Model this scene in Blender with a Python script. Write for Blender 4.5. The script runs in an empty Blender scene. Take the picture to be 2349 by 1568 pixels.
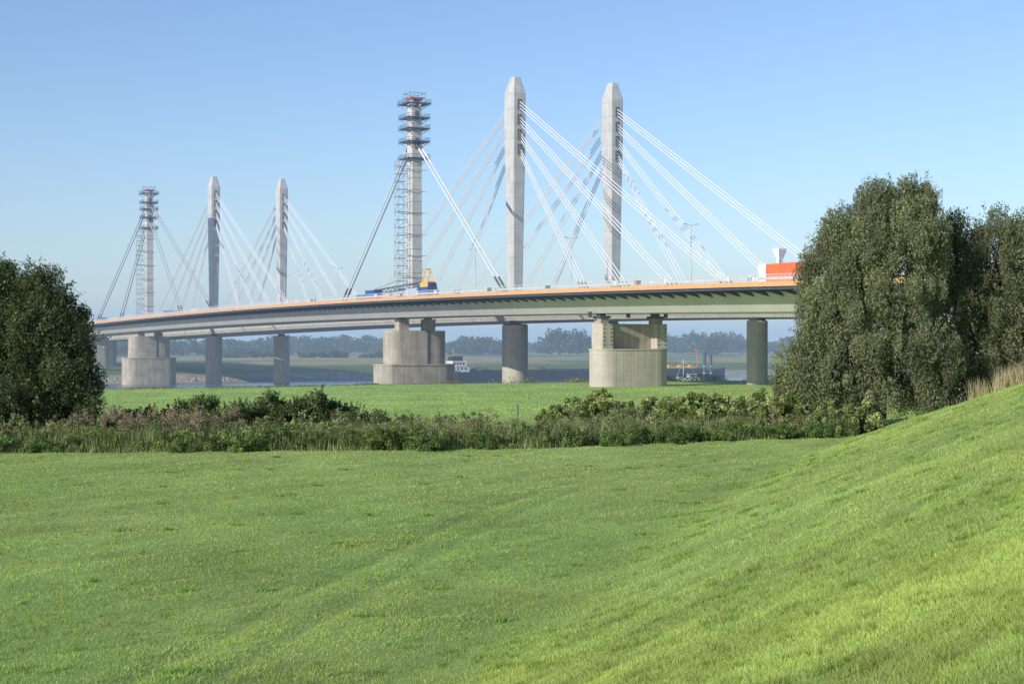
import bpy, math, numpy as np
from mathutils import Vector
rng = np.random.default_rng(7)
scene = bpy.context.scene
scene.view_settings.view_transform = 'Standard'
scene.view_settings.look = 'None'
scene.view_settings.exposure = 0

# ------------------------------------------------------------------ helpers
def new_mat(name):
    m = bpy.data.materials.new(name); m.use_nodes = True
    nt = m.node_tree
    for n in list(nt.nodes): nt.nodes.remove(n)
    out = nt.nodes.new('ShaderNodeOutputMaterial')
    b = nt.nodes.new('ShaderNodeBsdfPrincipled')
    nt.links.new(b.outputs[0], out.inputs[0])
    return m, nt, b, out

def paint(name, col, rough=0.5, metal=0.0, var=0.12, scale=0.6):
    m, nt, b, out = new_mat(name)
    geo = nt.nodes.new('ShaderNodeNewGeometry')
    n = nt.nodes.new('ShaderNodeTexNoise'); n.inputs['Scale'].default_value = scale; n.inputs['Detail'].default_value = 6
    nt.links.new(geo.outputs['Position'], n.inputs['Vector'])
    r = nt.nodes.new('ShaderNodeValToRGB')
    r.color_ramp.elements[0].position = .3; r.color_ramp.elements[1].position = .7
    r.color_ramp.elements[0].color = (*[c*(1-var) for c in col], 1)
    r.color_ramp.elements[1].color = (*[min(1, c*(1+var)) for c in col], 1)
    nt.links.new(n.outputs['Fac'], r.inputs[0]); nt.links.new(r.outputs[0], b.inputs['Base Color'])
    b.inputs['Roughness'].default_value = rough; b.inputs['Metallic'].default_value = metal
    return m

def concrete(name, col, panel=2.5, stain=0.35, joint=0.75):
    m, nt, b, out = new_mat(name)
    L = nt.links
    geo = nt.nodes.new('ShaderNodeNewGeometry')
    sep = nt.nodes.new('ShaderNodeSeparateXYZ'); L.new(geo.outputs['Position'], sep.inputs[0])
    mp = nt.nodes.new('ShaderNodeMapping'); mp.inputs['Scale'].default_value = (1.3, 1.3, 0.08)
    L.new(geo.outputs['Position'], mp.inputs[0])
    n1 = nt.nodes.new('ShaderNodeTexNoise'); n1.inputs['Scale'].default_value = 1.0; n1.inputs['Detail'].default_value = 7
    L.new(mp.outputs[0], n1.inputs['Vector'])
    n2 = nt.nodes.new('ShaderNodeTexNoise'); n2.inputs['Scale'].default_value = 0.35; n2.inputs['Detail'].default_value = 8
    L.new(geo.outputs['Position'], n2.inputs['Vector'])
    a = nt.nodes.new('ShaderNodeMath'); a.operation = 'ADD'
    L.new(n1.outputs['Fac'], a.inputs[0]); L.new(n2.outputs['Fac'], a.inputs[1])
    mr = nt.nodes.new('ShaderNodeMapRange')
    mr.inputs[1].default_value = .7; mr.inputs[2].default_value = 1.3
    mr.inputs[3].default_value = 1-stain; mr.inputs[4].default_value = 1+stain*.45
    L.new(a.outputs[0], mr.inputs[0])
    d = nt.nodes.new('ShaderNodeMath'); d.operation = 'DIVIDE'; d.inputs[1].default_value = panel
    L.new(sep.outputs[2], d.inputs[0])
    f = nt.nodes.new('ShaderNodeMath'); f.operation = 'FRACT'; L.new(d.outputs[0], f.inputs[0])
    g = nt.nodes.new('ShaderNodeMath'); g.operation = 'GREATER_THAN'; g.inputs[1].default_value = 0.05
    L.new(f.outputs[0], g.inputs[0])
    jr = nt.nodes.new('ShaderNodeMapRange'); jr.inputs[3].default_value = joint; jr.inputs[4].default_value = 1
    L.new(g.outputs[0], jr.inputs[0])
    mu = nt.nodes.new('ShaderNodeMath'); mu.operation = 'MULTIPLY'
    L.new(mr.outputs[0], mu.inputs[0]); L.new(jr.outputs[0], mu.inputs[1])
    vm = nt.nodes.new('ShaderNodeVectorMath'); vm.operation = 'SCALE'; vm.inputs[0].default_value = col
    L.new(mu.outputs[0], vm.inputs['Scale']); L.new(vm.outputs[0], b.inputs['Base Color'])
    b.inputs['Roughness'].default_value = .85
    return m

def leaf_mat(name, trans=0.35, rough=0.6, spec=0.25):
    m, nt, b, out = new_mat(name); L = nt.links
    at = nt.nodes.new('ShaderNodeAttribute'); at.attribute_name = 'col'
    L.new(at.outputs['Color'], b.inputs['Base Color'])
    b.inputs['Roughness'].default_value = rough
    b.inputs['Specular IOR Level'].default_value = spec
    t = nt.nodes.new('ShaderNodeBsdfTranslucent')
    vm = nt.nodes.new('ShaderNodeVectorMath'); vm.operation = 'MULTIPLY'; vm.inputs[1].default_value = (1.2, 1.25, .7)
    L.new(at.outputs['Color'], vm.inputs[0]); L.new(vm.outputs[0], t.inputs['Color'])
    mx = nt.nodes.new('ShaderNodeMixShader'); mx.inputs[0].default_value = trans
    L.new(b.outputs[0], mx.inputs[1]); L.new(t.outputs[0], mx.inputs[2]); L.new(mx.outputs[0], out.inputs[0])
    return m

def empty(name, loc=(0, 0, 0)):
    e = bpy.data.objects.new(name, None); scene.collection.objects.link(e)
    e.location = loc; e.empty_display_size = 1
    return e

class B:
    """mesh accumulator"""
    def __init__(s): s.v = []; s.f = []; s.m = []
    def add(s, vs, fs, mi=0):
        o = len(s.v); s.v += [tuple(p) for p in vs]
        for f in fs: s.f.append([i+o for i in f]); s.m.append(mi)
    def hexa(s, p, mi=0):
        s.add(p, [(3, 2, 1, 0), (4, 5, 6, 7), (0, 1, 5, 4), (1, 2, 6, 5), (2, 3, 7, 6), (3, 0, 4, 7)], mi)
    def box(s, t0, t1, s0, s1, z0, z1, mi=0):
        q = [(t0, s0), (t1, s0), (t1, s1), (t0, s1)]
        s.hexa([P(a, b, z0) for a, b in q]+[P(a, b, z1) for a, b in q], mi)
    def wbox(s, x0, x1, y0, y1, z0, z1, mi=0):
        q = [(x0, y0), (x1, y0), (x1, y1), (x0, y1)]
        s.hexa([(a, b, z0) for a, b in q]+[(a, b, z1) for a, b in q], mi)
    def tube(s, p0, p1, r0, r1=None, n=6, mi=0):
        r1 = r0 if r1 is None else r1
        p0 = Vector(p0); p1 = Vector(p1); d = (p1-p0)
        if d.length < 1e-6: return
        d.normalize(); u = d.orthogonal().normalized(); w = d.cross(u)
        vs = []
        for p, r in ((p0, r0), (p1, r1)):
            for i in range(n):
                a = 2*math.pi*i/n; vs.append(p+u*math.cos(a)*r+w*math.sin(a)*r)
        fs = [(i, (i+1) % n, n+(i+1) % n, n+i) for i in range(n)]+[tuple(range(n-1, -1, -1)), tuple(range(n, 2*n))]
        s.add(vs, fs, mi)
    def bar(s, a, b, w, mi=0): s.tube(a, b, w, w, 4, mi)
    def loft(s, secs, mi=0, cap=True):
        n = len(secs[0]); vs = [p for sec in secs for p in sec]; fs = []
        for k in range(len(secs)-1):
            for i in range(n):
                j = (i+1) % n; fs.append((k*n+i, k*n+j, (k+1)*n+j, (k+1)*n+i))
        if cap: fs += [tuple(range(n-1, -1, -1)), tuple(range((len(secs)-1)*n, len(secs)*n))]
        s.add(vs, fs, mi)
    def obj(s, name, mats, parent=None, smooth=False):
        me = bpy.data.meshes.new(name); me.from_pydata(s.v, [], s.f)
        for m in mats: me.materials.append(m)
        me.polygons.foreach_set('material_index', s.m)
        if smooth: me.polygons.foreach_set('use_smooth', [True]*len(s.f))
        me.update()
        ob = bpy.data.objects.new(name, me); scene.collection.objects.link(ob)
        if smooth:
            try: me.set_sharp_from_angle(angle=math.radians(35))
            except Exception: pass
        if parent: ob.parent = parent
        return ob

def fast_mesh(name, verts, nper, col, mat, parent=None):
    N = len(verts); me = bpy.data.meshes.new(name)
    me.vertices.add(N*nper); me.vertices.foreach_set('co', verts.reshape(-1).astype(np.float32))
    me.loops.add(N*nper); me.loops.foreach_set('vertex_index', np.arange(N*nper, dtype=np.int32))
    me.polygons.add(N); me.polygons.foreach_set('loop_start', np.arange(0, N*nper, nper, dtype=np.int32))
    me.update(calc_edges=True)
    ca = me.color_attributes.new('col', 'FLOAT_COLOR', 'POINT')
    c4 = np.ones((N, nper, 4), np.float32); c4[:, :, :3] = col[:, None, :] if col.ndim == 2 else col
    ca.data.foreach_set('color', c4.reshape(-1))
    me.materials.append(mat)
    ob = bpy.data.objects.new(name, me); scene.collection.objects.link(ob)
    if parent: ob.parent = parent
    return ob

_tab = np.random.default_rng(3).random((256, 256))
def vnoise(x, y):
    xi = np.floor(x).astype(int); yi = np.floor(y).astype(int)
    fx = x-xi; fy = y-yi; fx = fx*fx*(3-2*fx); fy = fy*fy*(3-2*fy)
    g = lambda a, b: _tab[a & 255, b & 255]
    return (g(xi, yi)*(1-fx)+g(xi+1, yi)*fx)*(1-fy)+(g(xi, yi+1)*(1-fx)+g(xi+1, yi+1)*fx)*fy
def fbm(x, y, o=3):
    r = 0; a = .5; t = 0
    for i in range(o):
        r = r+a*vnoise(x+17.3*i, y+5.1*i); t += a; x = x*2.03; y = y*2.03; a *= .5
    return r/t
def sstep(a, b, x):
    t = np.clip((x-a)/(b-a), 0, 1); return t*t*(3-2*t)

# ------------------------------------------------------------------ bridge frame
ang = math.atan2(.463, .886); ct, st_ = math.sin(ang), math.cos(ang)
O = (-25.6, 410.0)
def P(t, s, z): return (O[0]+ct*t+st_*s, O[1]-st_*t+ct*s, z)
def TS(x, y):
    dx = x-O[0]; dy = y-O[1]; return dx*ct-dy*st_, dx*st_+dy*ct
_pz = np.polyfit([-520, -400, -270, -120, -40, 0, 50, 100, 150, 180, 230, 330],
                 [16.2, 17.5, 18.7, 19.9, 20.2, 20.2, 20.0, 19.5, 18.7, 18.0, 16.9, 14.6], 4)
def DZ(t): return float(np.polyval(_pz, t))

# ------------------------------------------------------------------ terrain
toe = np.array([(-40, -200), (-22, -60), (-14, 0), (-1.3, 37), (1.0, 46), (5.7, 63), (12, 86), (20, 110), (29.6, 137),
                (42, 152), (70, 165), (150, 185), (400, 230), (6000, 900), (60000, 9000)], float)
def toe_dist(x, y):
    best = np.full(np.shape(x), 1e9)
    for (ax, ay), (bx, by) in zip(toe[:-1], toe[1:]):
        dx, dy = bx-ax, by-ay
        k = np.clip(((x-ax)*dx+(y-ay)*dy)/(dx*dx+dy*dy), 0, 1)
        best = np.minimum(best, np.hypot(x-ax-k*dx, y-ay-k*dy))
    sx = np.interp(y, toe[:, 1], toe[:, 0])
    return np.where(x > sx, best, -best)
WATER = -7.7
def bank_t(t, s):
    return t-10*sstep(-30, -72, s)*(t > -100)+6*(fbm(s/40, t/60)-.5)
def height(x, y):
    x = np.asarray(x, float); y = np.asarray(y, float)
    d = toe_dist(x, y)
    q = 1.6
    dd = np.where(d < -q, 0, np.where(d < q, (d+q)**2/(4*q), d))
    k = .345*dd
    h = k-np.maximum(0, k-5.2)+1.4*np.tanh(np.maximum(0, k-5.2)/1.4)
    t, s = TS(x, y)
    tt = bank_t(t, s)
    near = np.interp(tt, [-3000, -900, -520, -380, -318, -292, -282, 30, 38, 50, 64, 70], [1, 0, -1.2, -3.2, -5.2, -7.2, -10, -10, -8, -4.5, -.4, 0])
    far_bump = 1.4*np.exp(-((tt+312)/12)**2)*sstep(.45, .7, fbm(s/23+9, t/23))
    a = x*.80-y*.60; c = x*.60+y*.80
    lump = (fbm(x/2.2, y/2.8, 3)-.5)*.12+(fbm(a/1.2, c/4.8, 3)-.5)*.13
    lump = lump*np.where(y < 200, 1, .6)
    for off in (-7.0, -8.9):
        lump = lump-.08*np.exp(-((d-off-1.5*np.sin(y/17))/.3)**2)*(y < 95)
    return h+near+far_bump+lump

def axis(parts):
    out = []
    for a, b, n in parts: out += list(np.linspace(a, b, n, endpoint=False))
    out.append(parts[-1][1]); return np.array(out)
xs = axis([(-9000, -2500, 8), (-2500, -500, 30), (-500, -160, 50), (-160, -60, 70), (-60, 60, 300), (60, 160, 70), (160, 500, 50), (500, 2500, 30), (2500, 9000, 8)])
ys = axis([(-300, -20, 20), (-20, 14, 40), (14, 150, 420), (150, 420, 130), (420, 900, 130), (900, 2500, 50), (2500, 9300, 14)])
X, Y = np.meshgrid(xs, ys); Z = height(X, Y)
nx, ny = len(xs), len(ys)
me = bpy.data.meshes.new('meadow_ground')
co = np.stack([X, Y, Z], -1).reshape(-1, 3)
me.vertices.add(nx*ny); me.vertices.foreach_set('co', co.reshape(-1).astype(np.float32))
i = np.arange((nx-1)*(ny-1)); r = i//(nx-1); c = i % (nx-1); a = r*nx+c
quads = np.stack([a, a+1, a+nx+1, a+nx], -1).astype(np.int32)
me.loops.add(quads.size); me.loops.foreach_set('vertex_index', quads.reshape(-1))
me.polygons.add(len(quads)); me.polygons.foreach_set('loop_start', np.arange(0, quads.size, 4, dtype=np.int32))
me.update(calc_edges=True); me.polygons.foreach_set('use_smooth', np.ones(len(quads), bool))
GR = np.array([.28, .39, .115])
def ground_col(x, y):
    t, s = TS(x, y); n = fbm(x/6, y/9, 4); n2 = fbm(x/31+4, y/31, 3)
    tb_ = bank_t(t, s)
    col = GR*(.8+.4*n)[..., None]
    col = col*np.where(y > 145, 1.3, 1.0)[..., None]
    def mix(c, m):
        nonlocal col
        col = col*(1-m[..., None])+np.array(c)*m[..., None]
    mix((.40, .46, .18), sstep(.45, .7, n2)*.35)
    mix((.22, .19, .12), sstep(66, 60, tb_)*1.0)
    far = sstep(-275, -290, t)
    mix((.36, .32, .24), far)
    mix((.14, .20, .07), sstep(-322, -345, t))
    mix((.38, .32, .14), sstep(-440, -460, t)*sstep(.30, .42, fbm(s/90+3, t/60, 2)))
    mix((.16, .23, .07), sstep(-640, -660, t)*sstep(.5, .55, fbm(s/400+1, t/130+7, 2)))
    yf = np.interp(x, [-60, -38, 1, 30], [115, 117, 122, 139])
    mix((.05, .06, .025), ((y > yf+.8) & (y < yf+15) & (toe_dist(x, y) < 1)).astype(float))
    return col
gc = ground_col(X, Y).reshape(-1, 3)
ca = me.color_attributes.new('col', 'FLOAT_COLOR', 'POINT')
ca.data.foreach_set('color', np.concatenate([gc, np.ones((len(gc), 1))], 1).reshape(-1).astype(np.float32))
gm, nt, bs, out = new_mat('grass_ground'); L = nt.links
at = nt.nodes.new('ShaderNodeAttribute'); at.attribute_name = 'col'
geo = nt.nodes.new('ShaderNodeNewGeometry')
n1 = nt.nodes.new('ShaderNodeTexNoise'); n1.inputs['Scale'].default_value = 2.2; n1.inputs['Detail'].default_value = 9; n1.inputs['Roughness'].default_value = .7
n2 = nt.nodes.new('ShaderNodeTexNoise'); n2.inputs['Scale'].default_value = .12; n2.inputs['Detail'].default_value = 6
for n in (n1, n2): L.new(geo.outputs['Position'], n.inputs['Vector'])
ad = nt.nodes.new('ShaderNodeMath'); ad.operation = 'ADD'; L.new(n1.outputs[0], ad.inputs[0]); L.new(n2.outputs[0], ad.inputs[1])
mr = nt.nodes.new('ShaderNodeMapRange'); mr.inputs[1].default_value = .65; mr.inputs[2].default_value = 1.35; mr.inputs[3].default_value = .65; mr.inputs[4].default_value = 1.3
L.new(ad.outputs[0], mr.inputs[0])
vm = nt.nodes.new('ShaderNodeVectorMath'); vm.operation = 'SCALE'; L.new(at.outputs['Color'], vm.inputs[0]); L.new(mr.outputs[0], vm.inputs['Scale'])
L.new(vm.outputs[0], bs.inputs['Base Color']); bs.inputs['Roughness'].default_value = .95; bs.inputs['Specular IOR Level'].default_value = .1
bp = nt.nodes.new('ShaderNodeBump'); bp.inputs['Strength'].default_value = .45; bp.inputs['Distance'].default_value = .12
L.new(n1.outputs[0], bp.inputs['Height']); L.new(bp.outputs[0], bs.inputs['Normal'])
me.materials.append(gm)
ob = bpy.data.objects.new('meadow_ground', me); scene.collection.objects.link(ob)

# water
wm, nt, bs, out = new_mat('river_water'); L = nt.links
bs.inputs['Base Color'].default_value = (.11, .15, .18, 1); bs.inputs['Roughness'].default_value = .18
geo = nt.nodes.new('ShaderNodeNewGeometry')
mp = nt.nodes.new('ShaderNodeMapping'); mp.inputs['Scale'].default_value = (.5, 1.1, 1); L.new(geo.outputs['Position'], mp.inputs[0])
nz = nt.nodes.new('ShaderNodeTexNoise'); nz.inputs['Scale'].default_value = .9; nz.inputs['Detail'].default_value = 5; L.new(mp.outputs[0], nz.inputs['Vector'])
bp = nt.nodes.new('ShaderNodeBump'); bp.inputs['Strength'].default_value = .8; bp.inputs['Distance'].default_value = .6
L.new(nz.outputs[0], bp.inputs['Height']); L.new(bp.outputs[0], bs.inputs['Normal'])
b = B(); p = [P(70, -1500, WATER), P(70, 2500, WATER), P(-310, 2500, WATER), P(-310, -1500, WATER)]
b.add(p, [(0, 1, 2, 3)]); b.obj('river_water', [wm])

# ------------------------------------------------------------------ foreground grass blades
leafg = leaf_mat('grass_blades', .45, .5, .3)
def blades(name, x, y, hgt, wid, col, lean=.5):
    N = len(x); z = height(x, y)-.02
    th = rng.random(N)*2*np.pi; ph = rng.random(N)*2*np.pi
    dx = np.cos(th)*wid/2; dy = np.sin(th)*wid/2
    l = hgt*lean*rng.random(N)
    V = np.empty((N, 3, 3))
    V[:, 0] = np.stack([x-dx, y-dy, z], -1); V[:, 1] = np.stack([x+dx, y+dy, z], -1)
    V[:, 2] = np.stack([x+np.cos(ph)*l, y+np.sin(ph)*l, z+hgt], -1)
    return fast_mesh(name, V, 3, col, leafg)
N = 760000
gy = np.exp(rng.uniform(np.log(13), np.log(150), N)); gx = rng.uniform(-.42, .42, N)*gy
yn = rng.uniform(14, 42, 150000); xn = rng.uniform(-.02, .40, 150000)*yn
gy = np.concatenate([gy, yn]); gx = np.concatenate([gx, xn])
yf = np.interp(gx, [-60, -38, 1, 30], [115, 117, 122, 139]); td = toe_dist(gx, gy)
keep = (gy < yf+1.0) | (td > 0)
gx, gy, td = gx[keep], gy[keep], td[keep]
n = fbm(gx/5, gy/8, 4); tuft = fbm(gx/.45, gy/.6, 2)
aa = gx*.80-gy*.60; cc_ = gx*.60+gy*.80; stripe = fbm(aa/1.2, cc_/4.8, 3)
slope = sstep(-.5, 2.0, td)[:, None]
col = (np.array([.35, .475, .125])*(1-slope)+np.array([.38, .49, .145])*slope)*(.75+.5*n)[:, None]*(.75+.5*rng.random(len(gx)))[:, None]
yl = sstep(.38, .62, fbm(gx/7+3, gy/7, 4))
col = col*(1-.4*yl[:, None])+np.array([.50, .54, .14])*.4*yl[:, None]
col *= (.86+.28*sstep(.35, .65, stripe))[:, None]
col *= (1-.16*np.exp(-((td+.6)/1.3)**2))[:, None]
dr = rng.random(len(gx)) < .06
col[dr] = (.60, .58, .22)
hh = (.045+.065*rng.random(len(gx)))*(.5+1.0*tuft)
big = (tuft > .76); hh[big] *= 1.5; col[big] *= .8
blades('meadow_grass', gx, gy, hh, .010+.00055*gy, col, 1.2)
M = 420; cx = rng.uniform(-25, 45, M); cy = rng.uniform(18, 115, M); ok = ((toe_dist(cx, cy) > -2) | (rng.random(M) < .3)) & (abs(cx) < .38*cy)
cx, cy = cx[ok], cy[ok]; K = 80
tx = (cx[:, None]+rng.normal(0, .20, (len(cx), K))*rng.uniform(.4, 1.6, (len(cx), 1))).ravel(); ty = (cy[:, None]+rng.normal(0, .14, (len(cx), K))).ravel()
blades('tall_grass', tx, ty, rng.uniform(.08, .22, len(tx)), .018+.0005*ty, np.array([.24, .38, .08])*rng.uniform(.6, 1.3, (len(tx), 1)), 1.0)
# short grass on the meadow beyond the ditch
N = 150000; my = rng.uniform(133, 330, N); mx_ = rng.uniform(-.38, .38, N)*my
mt, ms = TS(mx_, my); k = (bank_t(mt, ms) > 70) & (toe_dist(mx_, my) < -1) & (my > np.interp(mx_, [-60, -38, 1, 30], [115, 117, 122, 139])+14); mx_, my = mx_[k], my[k]
blades('far_meadow_grass', mx_, my, rng.uniform(.08, .2, len(mx_)), .14, np.array([.37, .50, .14])*(.7+.6*fbm(mx_/9, my/14, 3))[:, None]*rng.uniform(.7, 1.3, (len(mx_), 1)), 1.5)

# ------------------------------------------------------------------ foliage generator
def leaves(pos, length, width, droop):
    N = len(pos)
    d = rng.normal(size=(N, 3)); d[:, 2] = d[:, 2]*.6-droop*1.5
    d /= np.linalg.norm(d, axis=1)[:, None]
    q = rng.normal(size=(N, 3)); w = np.cross(d, q); w /= np.linalg.norm(w, axis=1)[:, None]+1e-9
    l = length*rng.uniform(.6, 1.3, N)[:, None]; ww = width*rng.uniform(.6, 1.3, N)[:, None]
    V = np.empty((N, 4, 3))
    V[:, 0] = pos-d*l/2; V[:, 1] = pos+w*ww/2; V[:, 2] = pos+d*l/2; V[:, 3] = pos-w*ww/2
    return V
def crown(clumps, n, sub, spread, length, width, droop, base, vertical=1.3, seedcol=.3, alt=None, shell=.45, sprigs=0):
    vol = np.array([c[3]*c[4]*c[5] for c in clumps])**(2/3.); vol = vol/vol.sum()
    P_, C_ = [], []
    base = np.array(base)
    for c, f in zip(clumps, vol):
        ns = max(3, int(sub*f)); m = max(5, int(n*f/ns))
        d = rng.normal(size=(ns, 3)); d /= np.linalg.norm(d, axis=1)[:, None]
        rr = rng.uniform(shell, 1.08, ns)[:, None]**.7
        cc = np.array(c[:3])+d*rr*np.array(c[3:6])
        sz = rng.uniform(.5, 1.35, ns)*spread
        tint = rng.uniform(.8, 1.2)
        for k in range(ns):
            g = rng.normal(size=(m, 3)); g /= np.maximum(1, np.linalg.norm(g, axis=1)/1.7)[:, None]
            g = g*sz[k]*np.array([.6, .6, .6*vertical])
            g[:, 2] -= abs(rng.normal(size=m))*sz[k]*droop*.8
            P_.append(cc[k]+g)
            b0 = base*(1+rng.uniform(-seedcol, seedcol))*tint
            if alt is not None and rng.random() < .3: b0 = np.array(alt)*(1+rng.uniform(-seedcol, seedcol))*tint
            C_.append(b0*rng.uniform(.7, 1.3, (m, 1)))
        for _ in range(int(sprigs*f)):
            d1 = rng.normal(size=3); d1[2] = abs(d1[2])*.8+.1; d1 /= np.linalg.norm(d1)
            p0 = np.array(c[:3])+d1*np.array(c[3:6])*.95; ln = rng.uniform(.6, 1.6)*spread; mm = 22
            tt_ = rng.random(mm)[:, None]; dir_ = d1*.7+np.array([0, 0, .5])
            q = p0+dir_*ln*tt_+rng.normal(size=(mm, 3))*.13*spread; q[:, 2] -= (tt_[:, 0]**2)*ln*.35*droop
            P_.append(q); C_.append(base*rng.uniform(.8, 1.4, (mm, 1)))
    P_ = np.concatenate(P_); C_ = np.concatenate(C_)
    k = P_[:, 2] > height(P_[:, 0], P_[:, 1])
    P_ = P_[k]; C_ = C_[k]
    return leaves(P_, length, width, droop), C_
leafm = leaf_mat('tree_leaves', .3, .5, .4)
bark = paint('bark', (.13, .10, .075), .9, var=.35, scale=4)
def tree(name, root, clumps, **kw):
    e = empty(name, root)
    gz = float(height(root[0], root[1]))
    V, C = crown(clumps, **kw)
    V = V-np.array([root[0], root[1], root[2]])
    fast_mesh('foliage', V, 4, C, leafm, e)
    b = B(); r0 = .75
    o = Vector((0, 0, gz-.3-root[2]))
    fork = o+Vector((.3, .2, 3.0)); b.tube(o, fork, r0, r0*.75, 10)
    for c in clumps:
        tgt = Vector((c[0]-root[0], c[1]-root[1], c[2]-root[2]))
        mid = fork.lerp(tgt, .5)+Vector(rng.normal(0, .6, 3))+Vector((0, 0, .8))
        b.tube(fork, mid, .38, .22, 7); b.tube(mid, tgt, .22, .09, 6)
        for _ in range(7):
            dd = Vector(rng.normal(0, 1, 3)); dd.normalize()
            e2 = tgt+Vector((dd.x*c[3], dd.y*c[4], dd.z*c[5]))*.85
            st = mid.lerp(tgt, rng.uniform(.3, 1)); b.tube(st, e2, .1, .03, 5)
    b.obj('trunk_and_limbs', [bark], e, smooth=True)
    return e
tree('willow_tree', (38, 162, 0), [
    (39.5, 162, 21.4, 4.2, 4.5, 3.4), (35.3, 161, 19.0, 3.4, 4, 3.5), (42.0, 162, 23.2, 2.0, 2.5, 1.9), (32.4, 160, 15.8, 2.8, 4, 3.2), (37.6, 161, 23.0, 1.8, 2, 1.7), (33.4, 160, 19.6, 1.8, 2, 1.8),
    (38.2, 159, 15.6, 5.4, 5, 5.4), (34.8, 157.5, 9.6, 4.8, 5, 4.4), (29.8, 157, 6.0, 3.1, 3.6, 2.2), (32.4, 156, 3.6, 4.8, 4, 2.2),
    (39.5, 156, 6.4, 5.2, 4.6, 4.4), (31.4, 158, 12.0, 2.2, 3, 2.4), (42.4, 160, 19, 2.2, 3, 3.5), (31.0, 158, 9.0, 2.2, 3, 2.4), (28.0, 157, 4.0, 1.6, 2, 1.8)],
    n=300000, sub=640, spread=.95, length=.36, width=.10, droop=.75, base=(.17, .195, .10), vertical=1.5, alt=(.25, .27, .145), shell=.35, sprigs=520)
tree('willow_tree', (50, 166, 0), [
    (47.3, 166, 17.4, 3.4, 4, 4.1), (51.8, 166, 19.0, 3.4, 4, 3.3), (47.5, 166, 11.3, 4.2, 4.5, 5.4), (53, 164, 12, 5, 5, 6),
    (58, 168, 16.5, 5, 5, 5), (46.3, 163, 4.6, 4, 4, 3.6), (60, 166, 8, 6, 5, 7), (52, 160, 6, 4, 4, 4), (46.2, 165, 20.2, 1.7, 2, 1.7)],
    n=175000, sub=380, spread=1.05, length=.38, width=.11, droop=.75, base=(.13, .15, .075), vertical=1.5, alt=(.20, .22, .11), shell=.35, sprigs=300)
tree('willow_tree', (-42, 133, 0), [
    (-40.6, 133, 12.4, 2.9, 3.2, 2.4), (-44.3, 133, 12.9, 2.8, 3, 2.3), (-38.4, 132, 10.2, 2.3, 2.6, 2.1), (-41, 131, 8.4, 4.6, 4, 3.4),
    (-37.6, 130, 6.4, 2.5, 2.6, 2.1), (-40.7, 129, 3.4, 4.7, 4, 3.0), (-36.4, 129, 2.8, 2.1, 2.2, 2.0), (-46, 132, 8, 5, 5, 5.5), (-36.4, 131, 8.2, 1.4, 1.6, 1.3), (-35.4, 130, 5.2, 1.1, 1.4, 1.1)],
    n=185000, sub=520, spread=.82, length=.28, width=.10, droop=.5, base=(.08, .115, .045), vertical=1.3, alt=(.14, .17, .07), sprigs=420)

# ------------------------------------------------------------------ overgrown ditch
def yfront(x): return np.interp(x, [-60, -38, 1, 30], [115, 117, 122, 139])
def patch(name, cnt, x0, x1, d0, d1, h0, h1, n, sub, spread, ln, wd, base, alt, seed=0, thr=0):
    sp = []
    while len(sp) < cnt:
        x = rng.uniform(x0, x1); dd = rng.uniform(d0, d1); y = float(yfront(x))+dd+1.0*math.sin(x*1.3)+.8*math.sin(x*.37+1)
        nz = float(fbm(np.array([x/5.+seed]), np.array([y/4.]), 3)[0])
        if nz < thr or float(toe_dist(np.array([x]), np.array([y]))[0]) > .5: continue
        h = (h0+(h1-h0)*rng.random()**1.6)*(.6+.8*nz); r = rng.uniform(.5, 1.3)
        sp.append((x, y, h*.42, r, r, h*.5))
    V, C = crown(sp, n=n, sub=sub, spread=spread, length=ln, width=wd, droop=.05, base=base, vertical=.9, alt=alt, seedcol=.4, shell=.3)
    return fast_mesh(name, V, 4, C, leafm)
patch('bramble_shrub', 420, -52, 30, 0.4, 5.5, .7, 2.1, 170000, 2600, .30, .15, .11, (.125, .19, .05), (.20, .28, .08))
patch('weed_patch', 420, -52, 30, 4, 14, 1.3, 3.1, 150000, 2400, .34, .17, .10, (.175, .215, .085), (.28, .28, .14), seed=9)
patch('dead_nettle_patch', 80, -52, 30, 4, 12, 1.3, 2.7, 24000, 460, .30, .17, .07, (.27, .23, .14), (.34, .30, .18), seed=21, thr=.52)
N = 42000
sx = rng.uniform(-52, 31, N); sy = yfront(sx)+rng.uniform(.2, 14, N)
k = (fbm(sx/3+5, sy/3, 3) > .45) & (toe_dist(sx, sy) < 1.0); sx, sy = sx[k], sy[k]
sh = rng.uniform(.5, 2.3, len(sx))*np.clip((sy-yfront(sx))/2.5, .3, 1); cs = np.array([.38, .36, .21])*rng.uniform(.5, 1.3, (len(sx), 1)); gsel = rng.random(len(sx)) < .6; cs[gsel] = np.array([.22, .30, .10])*rng.uniform(.6, 1.3, (gsel.sum(), 1))
blades('dry_grass', sx, sy, sh, .06, cs, .4)
V_, C_ = [], []
for _ in range(95):
    px = rng.choice([rng.uniform(-36, -22), rng.normal(-31.0, 1.6), rng.normal(-26, 1.2)]); py = 121+rng.uniform(0, 8); hz = rng.uniform(1.7, 3.3)
    m = 80; z = rng.uniform(.35, 1, m); g = np.stack([px+rng.normal(0, .12, m), py+rng.normal(0, .1, m), hz*(1-(1-z)*.42)], -1)
    V_.append(leaves(g, .2, .06, -.5)); C_.append(np.array([.33, .255, .18])*rng.uniform(.6, 1.3, (m, 1)))
fast_mesh('reed_plumes', np.concatenate(V_), 4, np.concatenate(C_), leafm)
def shrubs(name, spec, n, sub, spread, length, width, base, alt, sprigs=0):
    V, C = crown(spec, n=n, sub=sub, spread=spread, length=length, width=width, droop=.1, base=base, vertical=1.0, alt=alt, seedcol=.35, sprigs=sprigs)
    return fast_mesh(name, V, 4, C, leafm)
sp = []
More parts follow.
